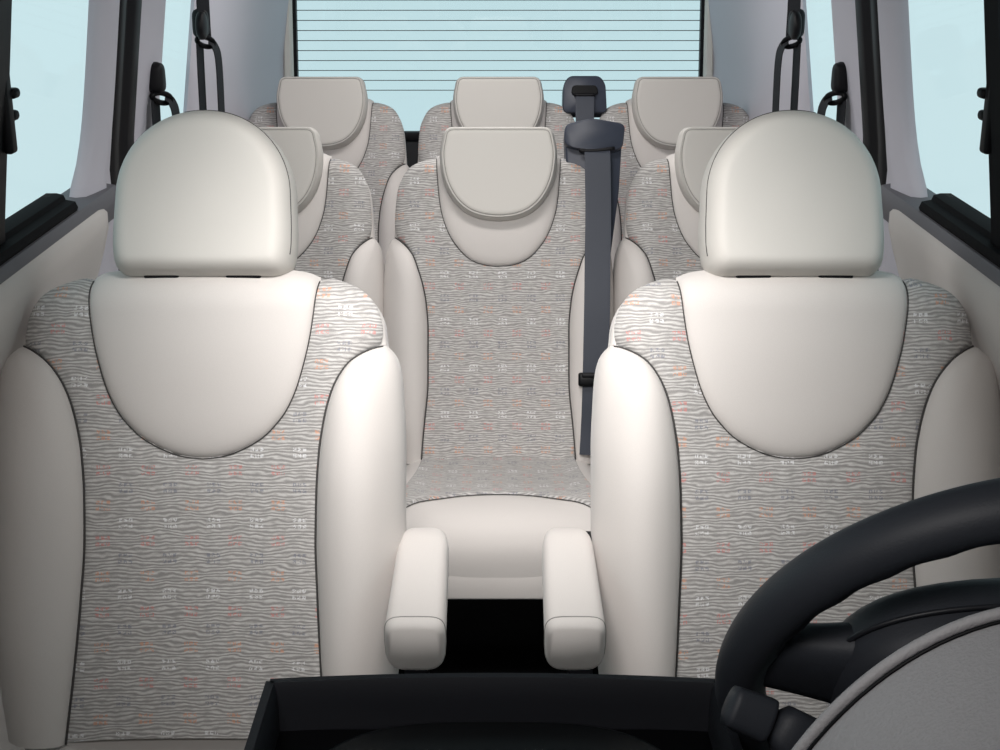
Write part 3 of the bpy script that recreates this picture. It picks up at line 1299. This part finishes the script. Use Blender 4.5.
gr = [(hx + (ha + .001) * math.cos(a), hy - .0035, hz + (hb + .001) * math.sin(a)) for a in [PI * i / 60 for i in range(61)]]
tubes('hood_groove', [gr], .0013, BLACK, hd, 6)

# ------------------------------------------------------------------ steering wheel
be = math.radians(30)
wn = Vector((0, math.cos(be), math.sin(be)))                 # towards the driver
e1, e2 = Vector((1, 0, 0)), Vector((0, -math.sin(be), math.cos(be)))
WX, WY, WZ = .398, .955, 1.070
WR, Wr = .212, .0195
sw = thing('steering_wheel', (WX, WY, WZ), 'black steering wheel with finger grips in front of the driver seat', 'steering wheel')


def wl(a, b, c):
    return e1 * a + e2 * b + wn * c


V = []
nt_, nm = 240, 28
for i in range(nt_):
    th = 2 * PI * i / nt_
    for j in range(nm):
        ph = 2 * PI * j / nm
        inner = max(0, -math.cos(ph)) ** 1.5
        up = max(0, math.sin(th)) ** .5
        r = Wr * (1 + .10 * inner * up * math.cos(th * 30))
        R = WR + r * math.cos(ph) * 1.0
        V.append(wl(R * math.cos(th), R * math.sin(th), r * 1.12 * math.sin(ph)))
Fs = grid_faces(nt_, nm, wrap=True)
for j in range(nm):
    a = (nt_ - 1) * nm
    Fs.append((a + j, a + (j + 1) % nm, (j + 1) % nm, j))
fix_normals(link('rim', V, Fs, WHEEL, sw))


def spoke(sg):
    rings = []
    for i in range(24):
        q = i / 23
        a = sg * (WR - .004 + (.085 - WR) * q)
        cy = .022 - .004 * math.sin(PI * q) - .006 * q
        hh = .036 - .006 * math.sin(PI * q) + .030 * q ** 1.5
        hc = .014 + .014 * q
        cz = .0 - .012 * q
        ring = []
        for k in range(24):
            t = 2 * PI * k / 24
            ex = 2 / 2.8
            ring.append(wl(a, cy + hh * math.copysign(abs(math.cos(t)) ** ex, math.cos(t)),
                           cz + hc * math.copysign(abs(math.sin(t)) ** ex, math.sin(t))))
        rings.append(ring)
    return loft('spoke', rings, WHEEL, sw)


spoke(-1)
spoke(1)
rings = []
for i in range(20):
    q = i / 19
    s = (1 - (2 * q - 1) ** 4) ** .35 if 0 < q < 1 else .25
    c = -.052 + .085 * q
    rings.append([wl((.150 * s) * math.copysign(abs(math.cos(t)) ** .75, math.cos(t)),
                     .012 + (.088 * s) * math.copysign(abs(math.sin(t)) ** .8, math.sin(t)), c) for t in [2 * PI * k / 40 for k in range(40)]])
hub = loft('hub', rings, WHEEL, sw)
# rear shroud edge of the hub
lp = [wl(.152 * math.copysign(abs(math.cos(t)) ** .75, math.cos(t)), 0.012 + .09 * math.copysign(abs(math.sin(t)) ** .8, math.sin(t)), -.01)
      for t in [2 * PI * k / 60 for k in range(60)]]
tubes('hub_joint', [lp], .0022, RIM, hub, 6, True)

# steering column with its stalks
sc_ = thing('steering_column', (WX, WY, WZ), 'dark steering column and stalk behind the grey hood', 'steering column')
rings = []
for q in lin(0, 1, 10):
    c = -.058 - .26 * q
    rings.append([wl((.06 + .012 * q) * math.cos(t), -.02 + (.055 + .01 * q) * math.sin(t), c) for t in [2 * PI * k / 24 for k in range(24)]])
loft('column_shroud', rings, DASH, sc_)


def stalk(p0, p1, w0, w1, h0, h1, m, name):
    rings = []
    d = (p1 - p0)
    n = d.normalized()
    side_ = n.cross(Vector((0, -.9, .43))).normalized()
    upv = side_.cross(n)
    for i in range(14):
        q = i / 13
        k = min(1, (min(q, 1 - q) / .08)) ** .4 if min(q, 1 - q) > 0 else .55
        w = (w0 + (w1 - w0) * q) * max(k, .55)
        h = (h0 + (h1 - h0) * q) * max(k, .55)
        rings.append([p0 + d * q + side_ * w * math.copysign(abs(math.cos(t)) ** .6, math.cos(t)) +
                      upv * h * math.copysign(abs(math.sin(t)) ** .6, math.sin(t)) for t in [2 * PI * k2 / 20 for k2 in range(20)]])
    return loft(name, rings, m, sc_)


YS = .90
SO = Vector((WX, WY, WZ))
sk = stalk(at_y(727, 704, YS) - SO, at_y(771, 722, YS) - SO, .015, .017, .012, .013, WHEEL, 'stalk_tip')
stalk(at_y(772, 723, YS) - SO, at_y(900, 790, YS) - SO, .0175, .020, .013, .016, WHEEL, 'stalk')

# ------------------------------------------------------------------ light
W = bpy.data.worlds.new('sky')
SC.world = W
W.use_nodes = True
bg = W.node_tree.nodes['Background']
bg.inputs['Color'].default_value = (0.597, 0.776, 0.815, 1)
bg.inputs['Strength'].default_value = 1.04


def area(name, loc, target, sx, sy, power, spread=180, rgb=(1, .968, .945)):
    l = bpy.data.lights.new(name, 'AREA')
    l.shape = 'RECTANGLE'
    l.size, l.size_y = sx, sy
    l.energy = power
    l.color = rgb
    l.spread = math.radians(spread)
    o = bpy.data.objects.new(name, l)
    COL.objects.link(o)
    o.location = loc
    o.rotation_euler = (Vector(target) - Vector(loc)).to_track_quat('-Z', 'Y').to_euler()
    return o


area('overhead_key_light', (-.06, 1.34, 1.77), (.0, 2.04, 1.06), .32, .20, 6.6, 72)  # unseen key light added above the aisle, narrowed towards the upper seat backs
area('middle_fill_light', (-.06, 2.45, 1.77), (-.03, 2.95, .9), .34, .22, 6.5, 150)  # added fill for the second row, no real fixture here
area('rear_fill_light', (-.06, 3.42, 1.77), (.02, 3.8, .8), .5, .3, 11)  # invented fill that brightens the back row and rear side panels
area('front_fill_light', (-.15, .35, 1.76), (-.02, 2.1, 1.02), .5, .25, 4.0, 112)  # weak unseen fill added in front for the hood and seat faces

SC.view_settings.view_transform = 'Standard'
SC.view_settings.look = 'None'
SC.view_settings.exposure = 0
SC.view_settings.gamma = 1
SC.view_settings.use_curve_mapping = False
